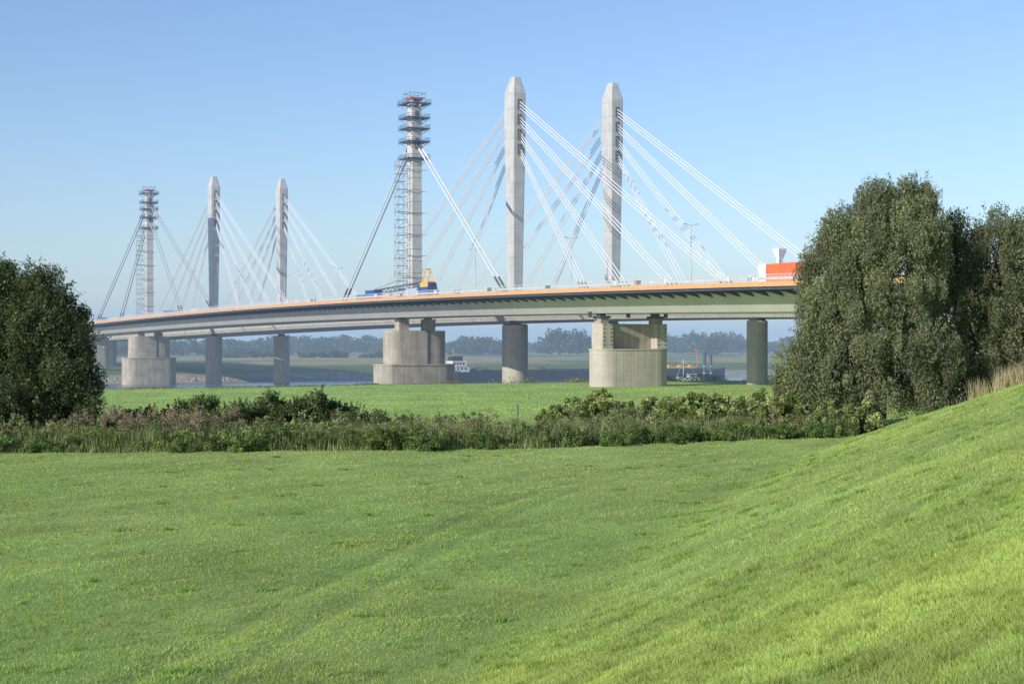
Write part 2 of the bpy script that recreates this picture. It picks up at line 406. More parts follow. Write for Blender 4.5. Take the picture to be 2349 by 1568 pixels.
for x0, z0, r in [(-33, 1.2, 1.5), (-30.5, 1.4, 1.6), (-28.5, 1.8, 1.7), (-26.3, 2.2, 1.7), (-24.4, 1.5, 1.6), (-22.8, 1.7, 1.5), (-21.2, 1.9, 1.7), (-20.6, 2.9, .9), (-18.9, 1.8, 1.6), (-17, 2.5, 1.5), (-15.4, 1.9, 1.5), (-13.6, 1.6, 1.4), (-11.5, 1.3, 1.2), (-9, 1.0, 1.2), (-6, .9, 1.1), (-26.5, 3.0, .6), (-16.6, 3.3, .6), (-20.5, 3.7, .3), (-16.3, 3.9, .3), (-23, 2.6, .7), (-18.3, 2.9, .6)]:
    sp.append((x0, 134+rng.uniform(-2, 2), z0, r, 1.5, r*.8))
shrubs('wild_shrub', sp, 70000, 330, .42, .22, .10, (.09, .13, .045), (.15, .19, .07), sprigs=600)
sp = []
for x0 in np.arange(2.5, 34, .8):
    zt = np.interp(x0, [2, 5, 8, 11, 18, 25, 30, 33], [1.8, 2.9, 3.4, 3.2, 3.7, 3.5, 3.0, 2.4])+rng.uniform(-.5, .45)
    for dy in (-1.6, .3, 2.4): sp.append((x0+rng.uniform(-.4, .4), 145+dy+rng.uniform(-1, 1), (zt-(.7 if dy < 0 else 0))*.5, 1.1, 1.3, (zt-(.7 if dy < 0 else 0))*.5))
shrubs('knotweed_shrub', sp, 120000, 900, .36, .25, .18, (.18, .24, .07), (.38, .41, .17))
N = 26000; rs = rng.uniform(-130, 160, N); rt = 66+rng.normal(0, 2.2, N)+10*sstep(-30, -72, rs)
pp = np.array([P(a, b_, 0) for a, b_ in zip(rt, rs)]); g = sstep(.42, .62, fbm(rs/7, rt/9, 3))*np.interp(rs, [-130, -30, -5, 160], [.15, .25, 1, 1.1])
pp[:, 2] = height(pp[:, 0], pp[:, 1])+rng.random(N)*1.7*g
fast_mesh('riverbank_weeds', leaves(pp, .4, .22, 0), 4, (np.array([.22, .21, .10])*rng.uniform(.5, 1.4, (N, 1))), leafm)
N = 6000; dx_ = rng.uniform(39, 52, N); dy_ = 132+rng.normal(0, 2.5, N); k = fbm(dx_/2, dy_/2) > np.interp(dx_, [38, 44, 52], [.62, .40, .3]); dx_, dy_ = dx_[k], dy_[k]
blades('tall_dry_grass', dx_, dy_, rng.uniform(.4, 2.3, len(dx_))*(.4+1.0*fbm(dx_/1.5, dy_/1.5)), .08, np.array([.50, .43, .27])*rng.uniform(.6, 1.2, (len(dx_), 1)), .5)

# ------------------------------------------------------------------ distant tree masses
def distant(name, n_spec, per, leaf, base):
    V_, C_ = [], []
    for (x, y, w, h) in n_spec:
        gz = float(height(x, y)); m = per
        k = 16
        cen = np.stack([rng.normal(0, w*.33, k), rng.normal(0, w*.25, k), h*rng.uniform(.2, .82, k)], -1)
        cen[:, 0] *= (1.15-.6*(cen[:, 2]/h))
        i = rng.integers(0, k, m); q = rng.normal(size=(m, 3)); q /= np.maximum(1, np.linalg.norm(q, axis=1)/1.5)[:, None]
        p = cen[i]+q*np.array([w*.13, w*.13, h*.11])
        p = p[p[:, 2] > 0]; p += np.array([x, y, gz])
        V_.append(leaves(p, leaf, leaf*.75, 0)); C_.append(np.array(base)*rng.uniform(.75, 1.25)*rng.uniform(.7, 1.3, (len(p), 1)))
    return fast_mesh(name, np.concatenate(V_), 4, np.concatenate(C_), leafm)
spec = []
def ux(u, y): return (u-1174.5)/3589*y
for k in range(330):
    y = rng.uniform(1850, 2500); x = rng.uniform(-.40, .40)*y
    spec.append((x, y, rng.uniform(18, 34), rng.uniform(9, 17)))
for (u0, u1, y, hm, cnt) in [(385, 620, 1500, 16, 36), (620, 900, 1650, 20, 40), (1030, 1150, 1500, 18, 18), (860, 1240, 2100, 19, 30), (1515, 1700, 1700, 24, 22), (1590, 1660, 1500, 23, 8), (1700, 2349, 1800, 20, 45), (0, 390, 1400, 15, 36)]:
    for k in range(cnt):
        yy = y+rng.uniform(-60, 60); spec.append((ux(rng.uniform(u0, u1), yy), yy, rng.uniform(14, 26), hm*rng.uniform(.6, 1.1)))
for u, h in [(1252, 22), (1275, 27), (1300, 24), (1322, 27), (1345, 22), (1362, 14), (1262, 18), (1288, 20), (1312, 19), (1335, 18)]:
    spec.append((ux(u, 1450), 1450+rng.uniform(-15, 15), 16, h))
for k in range(22):
    spec.append((ux(rng.uniform(480, 900), 1200), 1200, 8, rng.uniform(2.5, 6)))
distant('distant_trees', spec, 520, 2.6, (.07, .10, .045))
stone = paint('basalt_stone', (.32, .30, .26), .9, var=.4, scale=.5)
b = B()
for k in range(1500):
    s = rng.uniform(-60, 110); t = -293-abs(rng.normal(0, 9))
    if fbm(np.array([s/16.]), np.array([t/10.+3]))[0] < .42: continue
    x, y, _ = P(t, s, 0); z = float(height(x, y)); r = rng.uniform(.3, .9)
    o = [(x+rng.normal(0, .15)+r*a, y+r*c, z+r*d) for a, c, d in [(-1, -1, -.4), (1, -1, -.4), (1, 1, -.4), (-1, 1, -.4), (-.6, -.6, .6), (.5, -.6, .5), (.6, .5, .6), (-.5, .6, .7)]]
    b.hexa(o)
b.obj('groyne_stones', [stone])

# ------------------------------------------------------------------ bridge materials
conc_pier = concrete('pier_concrete', (.40, .36, .295), 1.9, .38, .88)
conc_light = concrete('light_concrete', (.46, .425, .36), 2.1, .2, .85)
conc_new = concrete('new_concrete', (.47, .475, .47), 4.0, .22, .84)
conc_deck = concrete('deck_concrete', (.50, .47, .42), 50, .2, 1)
steel_grey = paint('grey_steel', (.50, .49, .475), .45, var=.07, scale=.12)
steel_dark = paint('dark_blue_steel', (.05, .065, .10), .5)
orange = paint('orange_edge_paint', (.62, .33, .15), .5, var=.08)
white = paint('white_paint', (.74, .75, .75), .4, var=.04)
rail_m = paint('galvanised_steel', (.50, .51, .52), .45, var=.1)
asphalt = paint('asphalt', (.05, .05, .05), .9)
pyl_m = paint('pylon_steel_paint', (.54, .53, .50), .5, var=.14, scale=.3)
cable_m = paint('cable_sheath', (.66, .67, .69), .4, var=.04)
cable_g = paint('grey_cable', (.36, .37, .40), .4, var=.04)
cable_d = paint('cable_socket', (.10, .11, .13), .5)
blue = paint('blue_paint', (.03, .10, .32), .5)
scaf_blue = paint('blue_scaffold_steel', (.045, .08, .18), .5)
scaf_grey = paint('scaffold_tube', (.26, .27, .29), .5)
yellow = paint('yellow_paint', (.70, .40, .05), .5)
red = paint('red_orange_paint', (.72, .16, .06), .5)
glass = paint('dark_glass', (.03, .04, .05), .15)
rubber = paint('black_rubber', (.03, .03, .03), .8)

# ------------------------------------------------------------------ old bridge
T = list(np.arange(-520, 331, 5.0))
br = empty('cable_stayed_bridge', P(0, 0, 0))
def attach(ob, e, loc):
    ob.parent = e; ob.location = (-loc[0], -loc[1], -loc[2])
brL = P(0, 0, 0)
W = 15.0
b = B()
secs = []
WT, WB = 11.0, 7.8
for t in T:
    z = DZ(t)
    prof = [(-W, z-.05), (-W+.4, z), (0, z+.25), (W-.4, z), (W, z-.05), (W, z-.5), (WT, z-.95), (WB, z-4.6), (-WB, z-4.6), (-WT, z-.95), (-W, z-.5)]
    secs.append([P(t, s, zz) for s, zz in prof])
b.loft(secs, 0)
vs = []; fs = []
for t in T:
    vs += [P(t, -W+2, DZ(t)+.12+.09), P(t, 0, DZ(t)+.33), P(t, W-2, DZ(t)+.21)]
for k in range(len(T)-1):
    a = k*3; fs += [(a, a+1, a+4, a+3), (a+1, a+2, a+5, a+4)]
b.add(vs, fs, 1)
secs = [[P(t, s, DZ(t)+dz) for s, dz in [(-W-.003, -.62), (-W-.003, .14), (-W-.22, .14), (-W-.22, -.62)]] for t in T]; b.loft(secs, 2)
secs = [[P(t, s, DZ(t)+dz) for s, dz in [(W+.22, -.62), (W+.22, .14), (W+.003, .14), (W+.003, -.62)]] for t in T]; b.loft(secs, 2)
secs = [[P(t, s, DZ(t)+dz) for s, dz in [(-W+.5, -1.1), (-W+.5, -.62), (-W+.2, -.62), (-W+.2, -1.1)]] for t in T]; b.loft(secs, 3)
for t in np.arange(-518, 330, 4.0):
    z = DZ(t)
    for sg in (-1, 1):
        q = [(sg*(W-.55), z-.58), (sg*(WT+.02), z-.97), (sg*(WT-1.0), z-2.1), (sg*(W-.55), z-1.1)]
        v = [P(t-.12, s, zz) for s, zz in q]+[P(t+.12, s, zz) for s, zz in q]
        b.hexa(v, 3)
for t in np.arange(-515, 330, 12.0):
    z = DZ(t)
    b.bar(P(t, -WT-.0, z-1.0), P(t, -WB-.04, z-4.55), .05, 4)
attach(b.obj('deck', [steel_grey, asphalt, orange, steel_dark, rail_m]), br, brL)
b = B()
for s in (-W-.1, W+.1):
    for dz, r in ((1.3, .06), (1.0, .03), (.75, .03), (.5, .03), (.28, .03)):
        for t0, t1 in zip(T[:-1], T[1:]): b.bar(P(t0, s, DZ(t0)+dz), P(t1, s, DZ(t1)+dz), r)
    for t in np.arange(-500, 320, 1.0): b.bar(P(t, s, DZ(t)+.1), P(t, s, DZ(t)+1.33), .045)
for s in (-W+2.2, W-2.2):
    secs = [[P(t, s+a, DZ(t)+dz) for a, dz in [(-.1, .55), (.1, .55), (.1, .95), (-.1, .95)]] for t in T]; b.loft(secs, 0)
for t in list(rng.uniform(-60, 220, 34)):
    L_ = rng.uniform(.6, 2.2); b.box(t, t+L_, -W+.05, -W+.12, DZ(t)+.35, DZ(t)+rng.uniform(.9, 1.25), 1 if rng.random() < .7 else (2 if rng.random() < .5 else 3))
attach(b.obj('railing', [rail_m, white, steel_dark, red]), br, brL)

def stadium(cx_t, hs, ht, z, n=10):
    pts = []
    for i in range(n+1):
        a = -math.pi/2+math.pi*i/n; pts.append(P(cx_t-ht*math.sin(a), (hs-ht)+ht*math.cos(a), z))
    for i in range(n+1):
        a = math.pi/2+math.pi*i/n; pts.append(P(cx_t-ht*math.sin(a), -(hs-ht)+ht*math.cos(a), z))
    return pts
def old_pier(name, t, big=True):
    z = DZ(t); b = B(); g = -9.5
    if big:
        b.loft([stadium(t, 11.2, 4.6, g), stadium(t, 11.2, 4.6, 3.1)]); b.loft([stadium(t, 11.4, 4.8, 3.1), stadium(t, 11.4, 4.8, 3.5)])
        b.loft([stadium(t, 8.6, 3.4, 3.5), stadium(t, 8.6, 3.4, 12.2)])
        b.box(t+3.38, t+3.6, 2.2, 2.6, 3.5, 12.2, 3)
        for s in (-3.6, 3.9): b.box(t-1.4, t+1.6, s-1.4, s+1.4, 12.2, z-4.95); b.box(t-.8, t+.8, s-.8, s+.8, z-4.95, z-4.58, 3)
    else:
        b.loft([stadium(t, 8.6, 3.4, g), stadium(t, 8.6, 3.4, 7.3)], 1); b.loft([stadium(t, 8.75, 3.55, 7.3), stadium(t, 8.75, 3.55, 7.6)], 1)
        b.box(t-1.4, t+.4, -6.2, 6.2, 7.6, 12.6)
        for s in (-6.4, 6.4):
            b.box(t-1.6, t+2.6, s-1.2, s+1.2, 7.6, 12.6, 1)
            b.box(t-1.0, t+1.4, s-.9, s+.9, 12.6, z-5.6); b.box(t-1.3, t+1.7, s-1.2, s+1.2, z-5.6, z-5.1, 3)
            b.box(t-.7, t+.7, s-.7, s+.7, z-5.1, z-4.58, 3)
            for zz in np.arange(8.3, 12.4, .8): b.box(t+2.6, t+2.68, s-.9, s-.65, zz, zz+.22, 3); b.box(t+2.6, t+2.68, s+.65, s+.9, zz, zz+.22, 3)
        for s in np.arange(-5, 5.1, 1.6): b.box(t+3.4, t+3.43, s, s+.06, g, 7.2, 2)
        for zz in (1.2, 3.3, 5.4): b.box(t+3.4, t+3.434, -5.2, 5.2, zz, zz+.06, 2)
        for s in (-9, 0, 9): b.box(t-.3, t+.3, s-.3, s+.3, z-5.4, z-4.3, 3)
    attach(b.obj(name, [conc_pier, conc_light, steel_grey, steel_dark], smooth=True), br, brL)
old_pier('pylon_pier', 0); old_pier('pylon_pier_far', -270)
old_pier('side_pier', 106, False); old_pier('side_pier_far', -376, False); old_pier('side_pier_end', 205, False); old_pier('side_pier_end', -470, False)

def old_pylon(t0, name):
    b = B(); z0 = DZ(t0)
    def sec(z, a, c): return [P(t0-c, -a, z), P(t0+c, -a, z), P(t0+c, a, z), P(t0-c, a, z)]
    b.loft([sec(z0, 1.45, 2.0), sec(z0+3, 1.4, 1.9), sec(70.5, 1.3, 1.6)])
    for z in np.arange(z0+4, 70, 3.1): b.loft([sec(z, 1.46-.0025*(z-z0), 1.94-.0065*(z-z0)), sec(z+.16, 1.46-.0025*(z-z0), 1.94-.0065*(z-z0))], 1)
    for s in (-1.1, 1.1): b.box(t0-1.6, t0+1.6, s-.2, s+.2, 70.5, 72.6, 0)
    b.box(t0-1.9, t0+1.9, -1.8, 1.8, 72.6, 73.1, 2)
    b.box(t0+1.62, t0+1.70, -.5, .5, 67.2, 69.6, 3); b.box(t0+1.66, t0+1.75, -.5, .5, 59.5, 62.5, 3)
    b.box(t0-3, t0+3, -2.4, 2.4, z0+.25, z0+1.0, 0)
    attach(b.obj(name, [pyl_m, scaf_grey, red, cable_d]), br, brL)
old_pylon(0, 'pylon'); old_pylon(-270, 'pylon_far')
b = B()
def old_stay(t0, t1, zt):
    for s in (-.55, .55):
        a = P(t0+(1.5 if t1 > t0 else -1.5), s, zt); e = P(t1, s, DZ(t1)+.9)
        b.tube(a, e, .17, .17, 8, 0)
        A = Vector(a); E = Vector(e); m = E.lerp(A, .09); b.tube(e, m, .3, .26, 8, 1)
        b.tube(A, A.lerp(E, .05), .26, .26, 8, 1); b.tube(A.lerp(E, .055), A.lerp(E, .16), .25, .25, 8, 0)
    b.box(t1-1.5, t1+1.5, -1.3, 1.3, DZ(t1)+.2, DZ(t1)+1.1, 1)
old_stay(0, 52, 61.5); old_stay(0, -50, 61.5)
attach(b.obj('stay_cables', [cable_m, cable_d]), br, brL)
b = B()
for dt in (50, -50): old_stay(-270, -270+dt, 61)
for dt in (92, -96): old_stay(-270, -270+dt, 67.5)
attach(b.obj('stay_cables_far', [cable_g, cable_d]), br, brL)

# ------------------------------------------------------------------ scaffolding
def scaffold(t0):
    loc = P(t0, 0, 0); e = empty('scaffolding', loc); b = B(); z0 = DZ(t0)
    def ring(z, h, hgt=1.1, deckw=1.3, mi=0, th=.28):
        o = h
        i = h-deckw
        b.box(t0-o, t0+o, -o, -i, z, z+th, mi); b.box(t0-o, t0+o, i, o, z, z+th, mi)
        b.box(t0-o, t0-i, -i, i, z, z+th, mi); b.box(t0+i, t0+o, -i, i, z, z+th, mi)
        for zz in (z+.55, z+hgt):
            c = [P(t0-o, -o, zz), P(t0+o, -o, zz), P(t0+o, o, zz), P(t0-o, o, zz)]
            for k in range(4): b.bar(c[k], c[(k+1) % 4], .05, mi)
        for k in np.linspace(-o, o, 6):
            for q in ((k, -o), (k, o), (-o, k), (o, k)): b.bar(P(t0+q[0], q[1], z-.6), P(t0+q[0], q[1], z+hgt+.1), .05, mi)
        for sg in (-1, 1):
            for k in (-1, 1): b.bar(P(t0+k*o, sg*(o-.2), z), P(t0+k*1.4, sg*1.4, z-1.4), .08, mi)
    for z, h in ((71.3, 3.3), (67.6, 3.1), (64.8, 3.1), (61.4, 3.1), (57.0, 3.1)): ring(z, h)
    for z in (73.0, 74.2):
        c = [P(t0-2.2, -2.2, z), P(t0+2.2, -2.2, z), P(t0+2.2, 2.2, z), P(t0-2.2, 2.2, z)]
        for k in range(4): b.bar(c[k], c[(k+1) % 4], .06, 0)
    for a in (-2.2, 0, 2.2):
        for c in (-2.2, 0, 2.2): b.bar(P(t0+a, c, 71), P(t0+a, c, 74.4), .05, 0)
    s0, s1, ta, tb = -5.0, -2.3, -1.6, 1.0
    for a in (ta, tb):
        for s in (s0, (s0+s1)/2, s1): b.bar(P(t0+a, s, z0), P(t0+a, s, 57), .05, 1)
    k = 0; z = z0+1
    while z < 56.5:
        for a in (ta, tb): b.bar(P(t0+a, s0, z), P(t0+a, s1, z), .05, 1)
        for s in (s0, s1): b.bar(P(t0+ta, s, z), P(t0+tb, s, z), .05, 1)
        b.bar(P(t0+(ta if k % 2 else tb), s0, z), P(t0+(tb if k % 2 else ta), s0, z+2), .07, 1)
        b.bar(P(t0+tb, s0 if k % 2 else s1, z), P(t0+tb, s1 if k % 2 else s0, z+2), .07, 1)
        b.box(t0+ta, t0+ta+.7, s0, s1, z, z+.06, 1)
        z += 2; k += 1
    for z in np.arange(z0+6, 55, 5.6):
        for a in (-2.1, 2.1): b.bar(P(t0+a, -3.0, z), P(t0+a, 2.6, z), .07, 1)
        for s in (-1.75, 1.75): b.bar(P(t0-2.4, s, z), P(t0+2.4, s, z), .07, 1)
        for s in (-5.6,): b.bar(P(t0+1, s, z+.3), P(t0+1, -1.5, z+.3), .06, 1)
    attach(b.obj('platforms_and_stairs', [scaf_blue, scaf_grey]), e, loc)
scaffold(0); scaffold(-270)

# ------------------------------------------------------------------ new bridge
nb = empty('cable_stayed_bridge', P(0, 45, 0)); nbL = P(0, 45, 0)
b = B(); secs = []
S0, S1 = 25.5, 64.5
for t in T:
    z = DZ(t)
    prof = [(S0, z-.05), (S0+.4, z), (45, z+.3), (S1-.4, z), (S1, z-.05), (S1, z-.8), (S1-3.2, z-1.3), (S1-4.6, z-5.1), (S0+4.6, z-5.1), (S0+3.2, z-1.3), (S0, z-.8)]
    secs.append([P(t, s, zz) for s, zz in prof])
b.loft(secs, 0)
for t in np.arange(-515, 330, 8):
    z = DZ(t); b.hexa([P(t-.15, S0+.3, z-.82), P(t-.15, S0+3.1, z-1.32), P(t-.15, S0+3.7, z-3.0), P(t-.15, S0+.3, z-1.0),
                       P(t+.15, S0+.3, z-.82), P(t+.15, S0+3.1, z-1.32), P(t+.15, S0+3.7, z-3.0), P(t+.15, S0+.3, z-1.0)], 0)
for s in (S0+.1, S1-.1):
    for dz in (.5, .8, 1.1):
        for t0, t1 in zip(T[:-1], T[1:]): b.bar(P(t0, s, DZ(t0)+dz), P(t1, s, DZ(t1)+dz), .04, 1)
    for t in np.arange(-500, 320, 2.0): b.bar(P(t, s, DZ(t)), P(t, s, DZ(t)+1.12), .04, 1)
attach(b.obj('deck', [conc_deck, rail_m]), nb, nbL)
def circ(t, s, z, r, n=28): return [P(t+r*math.cos(2*math.pi*i/n), s+r*math.sin(2*math.pi*i/n), z) for i in range(n)]
b = B()
for tt, ss in ((0, 29.8), (0, 60.6), (-279, 30.3), (-279, 60.8)):
    z = DZ(tt); b.loft([circ(tt, ss, -9.5, 3.5), circ(tt, ss, z-6.3, 3.5)])
    b.loft([circ(tt, ss, z-6.3, 3.2), circ(tt, ss, z-6.0, 3.2)], 1); b.box(tt-1.2, tt+1.2, ss-1.2, ss+1.2, z-6.0, z-5.08, 1)
    for a in np.arange(0, 6.28, .5): b.bar(P(tt+3.3*math.cos(a), ss+3.3*math.sin(a), z-6.3), P(tt+3.3*math.cos(a), ss+3.3*math.sin(a), z-5.5), .05, 1)
for tt in (106, 200, -376, -470):
    for ss in (32, 58.5):
        z = DZ(tt); b.loft([circ(tt, ss, -6, 2.2), circ(tt, ss, z-5.8, 2.2)]); b.loft([circ(tt, ss, z-5.8, 1.9), circ(tt, ss, z-5.08, 1.5)], 1)
attach(b.obj('round_piers', [conc_light, steel_dark], smooth=True), nb, nbL)

def octo(t, s, z, a, c, ch):
    q = [(-a+ch, -c), (a-ch, -c), (a, -c+ch), (a, c-ch), (a-ch, c), (-a+ch, c), (-a, c-ch), (-a, -c+ch)]
    return [P(t+x, s+y, z) for x, y in q]
attach_z = (73.3, 69.2, 65.2, 61.2)
spans = (102, 80.5, 59.5, 39.5)
for idx, (tt, ss, zt) in enumerate(((0, 29.8, 80.9), (0, 60.6, 81.7), (-279, 30.3, 80.9), (-279, 60.8, 81.4))):
    b = B(); z0 = DZ(tt)
    b.loft([octo(tt, ss, z0-1, 1.7, 1.45, .3), octo(tt, ss, z0+26, 2.15, 1.8, .35), octo(tt, ss, zt-16, 2.6, 2.05, .4), octo(tt, ss, zt-4.6, 2.6, 2.05, .4), octo(tt, ss, zt-.25, 1.35, 1.05, .25), octo(tt, ss, zt, 1.15, .9, .25)])
    b.box(tt-3.4, tt+3.4, ss-2.6, ss+2.6, z0+.1, z0+1.3, 0)
    for az in attach_z:
        for sg in (-1, 1):
            for d in (-.9, 0, .9):
                p0 = Vector(P(tt+sg*2.2, ss, az+d)); p1 = Vector(P(tt+sg*3.6, ss, az+d-1.0)); b.tube(p0, p1, .30, .26, 8, 1)
            b.box(tt+sg*2.62-.06, tt+sg*2.62+.06, ss-.6, ss+.6, az-1.5, az+1.4, 1)
    attach(b.obj('pylon_%s' % 'abcd'[idx], [conc_new, cable_d]), nb, nbL)
    b = B()
    for az, sp_ in zip(attach_z, spans):
        for sg in (-1, 1):
            for d, e_ in ((.9, 1.8), (0, 0), (-.9, -1.8)):
                te = tt+sg*(sp_+e_); A = Vector(P(tt+sg*2.4, ss, az+d)); E = Vector(P(te, ss, DZ(te)+.3))
                b.tube(A, E, .125, .125, 7, 0); b.tube(E, E.lerp(A, 5.5/(A-E).length), .24, .21, 7, 1)
    attach(b.obj('stay_cables_%s' % 'abcd'[idx], [cable_m, cable_d]), nb, nbL)

# ------------------------------------------------------------------ street lamps
lampm = paint('lamp_steel', (.45, .46, .47), .4)
for t in (120, 62, 4, -55, -113, -171, -230, -290, -350):
    loc = P(t, 45, DZ(t)+.3); e = empty('street_lamp', loc); b = B(); L0 = Vector(loc); U = Vector((0, 0, 1)); S = Vector((st_, ct, 0))
    b.tube(L0, L0+U*17, .17, .10, 8)
    for sg in (-1, 1):
        b.tube(L0+U*17, L0+U*17.4+S*sg*1.4, .06, .05, 6); b.tube(L0+U*17.4+S*sg*1.3, L0+U*17.45+S*sg*2.3, .14, .08, 6, 1)
    b.tube(L0, L0+U*1.0, .25, .2, 8)
    attach(b.obj('mast_and_heads', [lampm, rail_m]), e, loc)

# ------------------------------------------------------------------ equipment on the old deck
def container(t0, L_, s0, z, W_=2.4, H_=2.6, mats=(blue, blue)):
    loc = P(t0, s0, z); e = empty('shipping_container', loc); b = B()
    b.box(t0, t0+L_, s0, s0+W_, z, z+H_, 0)
    for t in np.arange(t0+.2, t0+L_-.1, .4): b.box(t, t+.18, s0-.05, s0, z+.15, z+H_-.15, 1)
    for t in (t0, t0+L_-.12):
        for s in (s0-.07, s0+W_-.05): b.box(t-.02, t+.14, s, s+.12, z-.02, z+H_+.04, 1)
    b.box(t0+L_, t0+L_+.05, s0+.1, s0+W_/2-.03, z+.1, z+H_-.1, 1); b.box(t0+L_, t0+L_+.05, s0+W_/2+.03, s0+W_-.1, z+.1, z+H_-.1, 1)
    attach(b.obj('body', list(mats)), e, loc)
container(21.5, 6, -8.6, DZ(22)+.35, H_=2.3); container(14.5, 6, -8.6, DZ(16)+.35, H_=2.3, mats=(blue, white)); container(-19, 6, -6, DZ(-20)+.4); container(-25.5, 5, -6, DZ(-25)+.4, H_=1.6)
container(-225, 8, -6, DZ(-225)+.3, H_=2.4); container(-212, 6, -6, DZ(-212)+.3, H_=2.0); container(-330, 6, -7, DZ(-330)+.3); container(-180, 7, -8, DZ(-180)+.3, mats=(white, white), H_=1.6)
container(162.5, 2.0, -9.5, DZ(162)+.3, H_=3.0, mats=(white, white)); container(164.7, 9, -9.5, DZ(165)+.3, H_=3.0, mats=(red, red))
loc = P(19, -4.5, DZ(19)+.3); e = empty('crawler_crane', loc); b = B(); z = DZ(19)+2.2; q0 = 17.0
for s in (-6.2, -3.6): b.box(q0, q0+4.6, s, s+.7, z-1.9, z, 1)
b.box(q0+.6, q0+4, -5.8, -3.3, z, z+.4, 1)
b.box(q0, q0+3.6, -5.6, -3.5, z+.4, z+2.1, 0); b.box(q0+3.6, q0+4.5, -5.6, -3.5, z+.5, z+1.7, 2); b.box(q0-.9, q0-.05, -5.6, -4.6, z+.4, z+1.9, 0); b.box(q0-.95, q0-.9, -5.5, -4.7, z+1.0, z+1.7, 3)
for s in (-5.3, -3.8):
    b.bar(P(q0+3.2, s, z+1.9), P(q0+1.6, s, z+5.2), .17, 0); b.bar(P(q0+.0, s, z+1.9), P(q0+1.6, s, z+5.2), .17, 0); b.bar(P(q0+.9, s, z+3.3), P(q0+2.4, s, z+3.3), .1, 0)
b.bar(P(q0+1.6, -5.3, z+5.2), P(q0+1.6, -3.8, z+5.2), .16, 0)
def zb(t): return z+1.0-.035*(q0-t)
for s, dz in ((-5.2, 0), (-4.0, 0), (-5.2, 1.1), (-4.0, 1.1)):
    b.bar(P(q0-.3, s, zb(q0)+dz), P(q0-38, s, zb(q0-38)+dz), .08, 2)
for k, t in enumerate(np.arange(q0-1, q0-37, -1.5)):
    for s in (-5.2, -4.0): b.bar(P(t, s, zb(t)+(0 if k % 2 else 1.1)), P(t-1.5, s, zb(t)+(1.1 if k % 2 else 0)), .05, 2)
    b.bar(P(t, -5.2, zb(t)), P(t, -4.0, zb(t)), .05, 2); b.bar(P(t, -5.2, zb(t)+1.1), P(t, -4.0, zb(t)+1.1), .05, 2)
b.bar(P(q0+1.6, -5.3, z+5.2), P(q0-36, -4.6, zb(q0-36)+1.1), .03, 3); b.bar(P(q0+1.6, -3.8, z+5.2), P(q0-36, -4.6, zb(q0-36)+1.1), .03, 3)
attach(b.obj('crane_body', [yellow, rubber, steel_dark, glass]), e, loc)
t0 = 161; loc = P(t0, -4, DZ(t0)); e = empty('hopper_silo', loc); b = B(); z = DZ(t0)+2.9
def sq(z, r): return [P(t0-r, -4-r, z), P(t0+r, -4-r, z), P(t0+r, -4+r, z), P(t0-r, -4+r, z)]
b.loft([sq(z, .35), sq(z+1.6, .45), sq(z+3.0, .85), sq(z+3.3, .85)], 0)
for a in (-.7, .7):
    for c in (-.7, .7): b.bar(P(t0+a, -4+c, DZ(t0)+.3), P(t0+a*.6, -4+c*.6, z+1.8), .07, 1)
for zz in (1.2, 2.4): b.box(t0-.7, t0+.7, -4.7, -4.62, DZ(t0)+zz, DZ(t0)+zz+.08, 1)
attach(b.obj('hopper', [white, rail_m]), e, loc)

# ------------------------------------------------------------------ vessels
hull_d = paint('dark_hull_paint', (.045, .055, .07), .5, var=.2, scale=.2)
soil = paint('sand_cargo', (.16, .125, .09), .95, var=.3, scale=.6)
def hullsec(t, s, hw, z0, z1): return [P(t-hw*.8, s, z0), P(t+hw*.8, s, z0), P(t+hw, s, z1), P(t-hw, s, z1)]
tb = -256; w = 5.7; loc = P(tb, 200, WATER); e = empty('cargo_barge', loc); b = B()
zt = -3.3
b.loft([hullsec(tb, 128, 3.2, WATER-.6, zt+.3), hullsec(tb, 133, w, WATER-1, zt), hullsec(tb, 268, w, WATER-1, zt), hullsec(tb, 274, 4.2, WATER-1, zt+.6), hullsec(tb, 280, .6, WATER-.2, zt+1.3)], 0)
for a in (-4.9, 4.8): b.box(tb+a-.06, tb+a+.1, 142, 266, zt, zt+1.0, 0)
for k in range(12):
    s = 146+k*10; hgt = rng.uniform(1.2, 2.6) if k < 4 else rng.uniform(.2, .9)
    n_ = 8; b.loft([[P(tb+4.3*math.cos(2*math.pi*i/n_)*r, s+6*math.sin(2*math.pi*i/n_)*r, z) for i in range(n_)] for r, z in ((1, zt+.2), (.6, zt+.2+hgt*.7), (.12, zt+.2+hgt))], 1)
b.box(tb-4.4, tb+4.4, 130, 139, zt+.1, zt+2.6, 2); b.box(tb-3.6, tb+3.6, 131, 138, zt+2.6, zt+5.0, 2); b.box(tb-2.6, tb+2.6, 131.5, 136.5, zt+5.0, zt+7.0, 3)
b.box(tb-2.9, tb+2.9, 131.2, 137, zt+7.0, zt+7.3, 4); b.box(tb-4.6, tb+4.6, 129.8, 139.2, zt+2.55, zt+2.72, 4)
for s in np.arange(131.6, 137.5, 1.5): b.box(tb+3.6, tb+3.65, s, s+.8, zt+3.3, zt+4.3, 3)
for s in np.arange(131, 138.5, 1.9): b.box(tb+4.4, tb+4.45, s, s+.9, zt+1.1, zt+2.0, 3)
b.bar(P(tb, 133, zt+7.3), P(tb, 133, zt+11), .1, 2); b.bar(P(tb-1.2, 133, zt+9.6), P(tb+1.2, 133, zt+9.6), .07, 2)
for s in (240, 246, 252, 258): b.box(tb-1.8, tb+1.8, s, s+4.5, zt+.4, zt+1.9, 5); b.box(tb+.4, tb+1.6, s+.6, s+2.2, zt+1.9, zt+2.6, 5)
b.bar(P(tb, 264, zt), P(tb, 264, zt+10), .18, 4); b.box(tb-.5, tb+.5, 263.2, 264.8, zt+9.3, zt+10, 4)
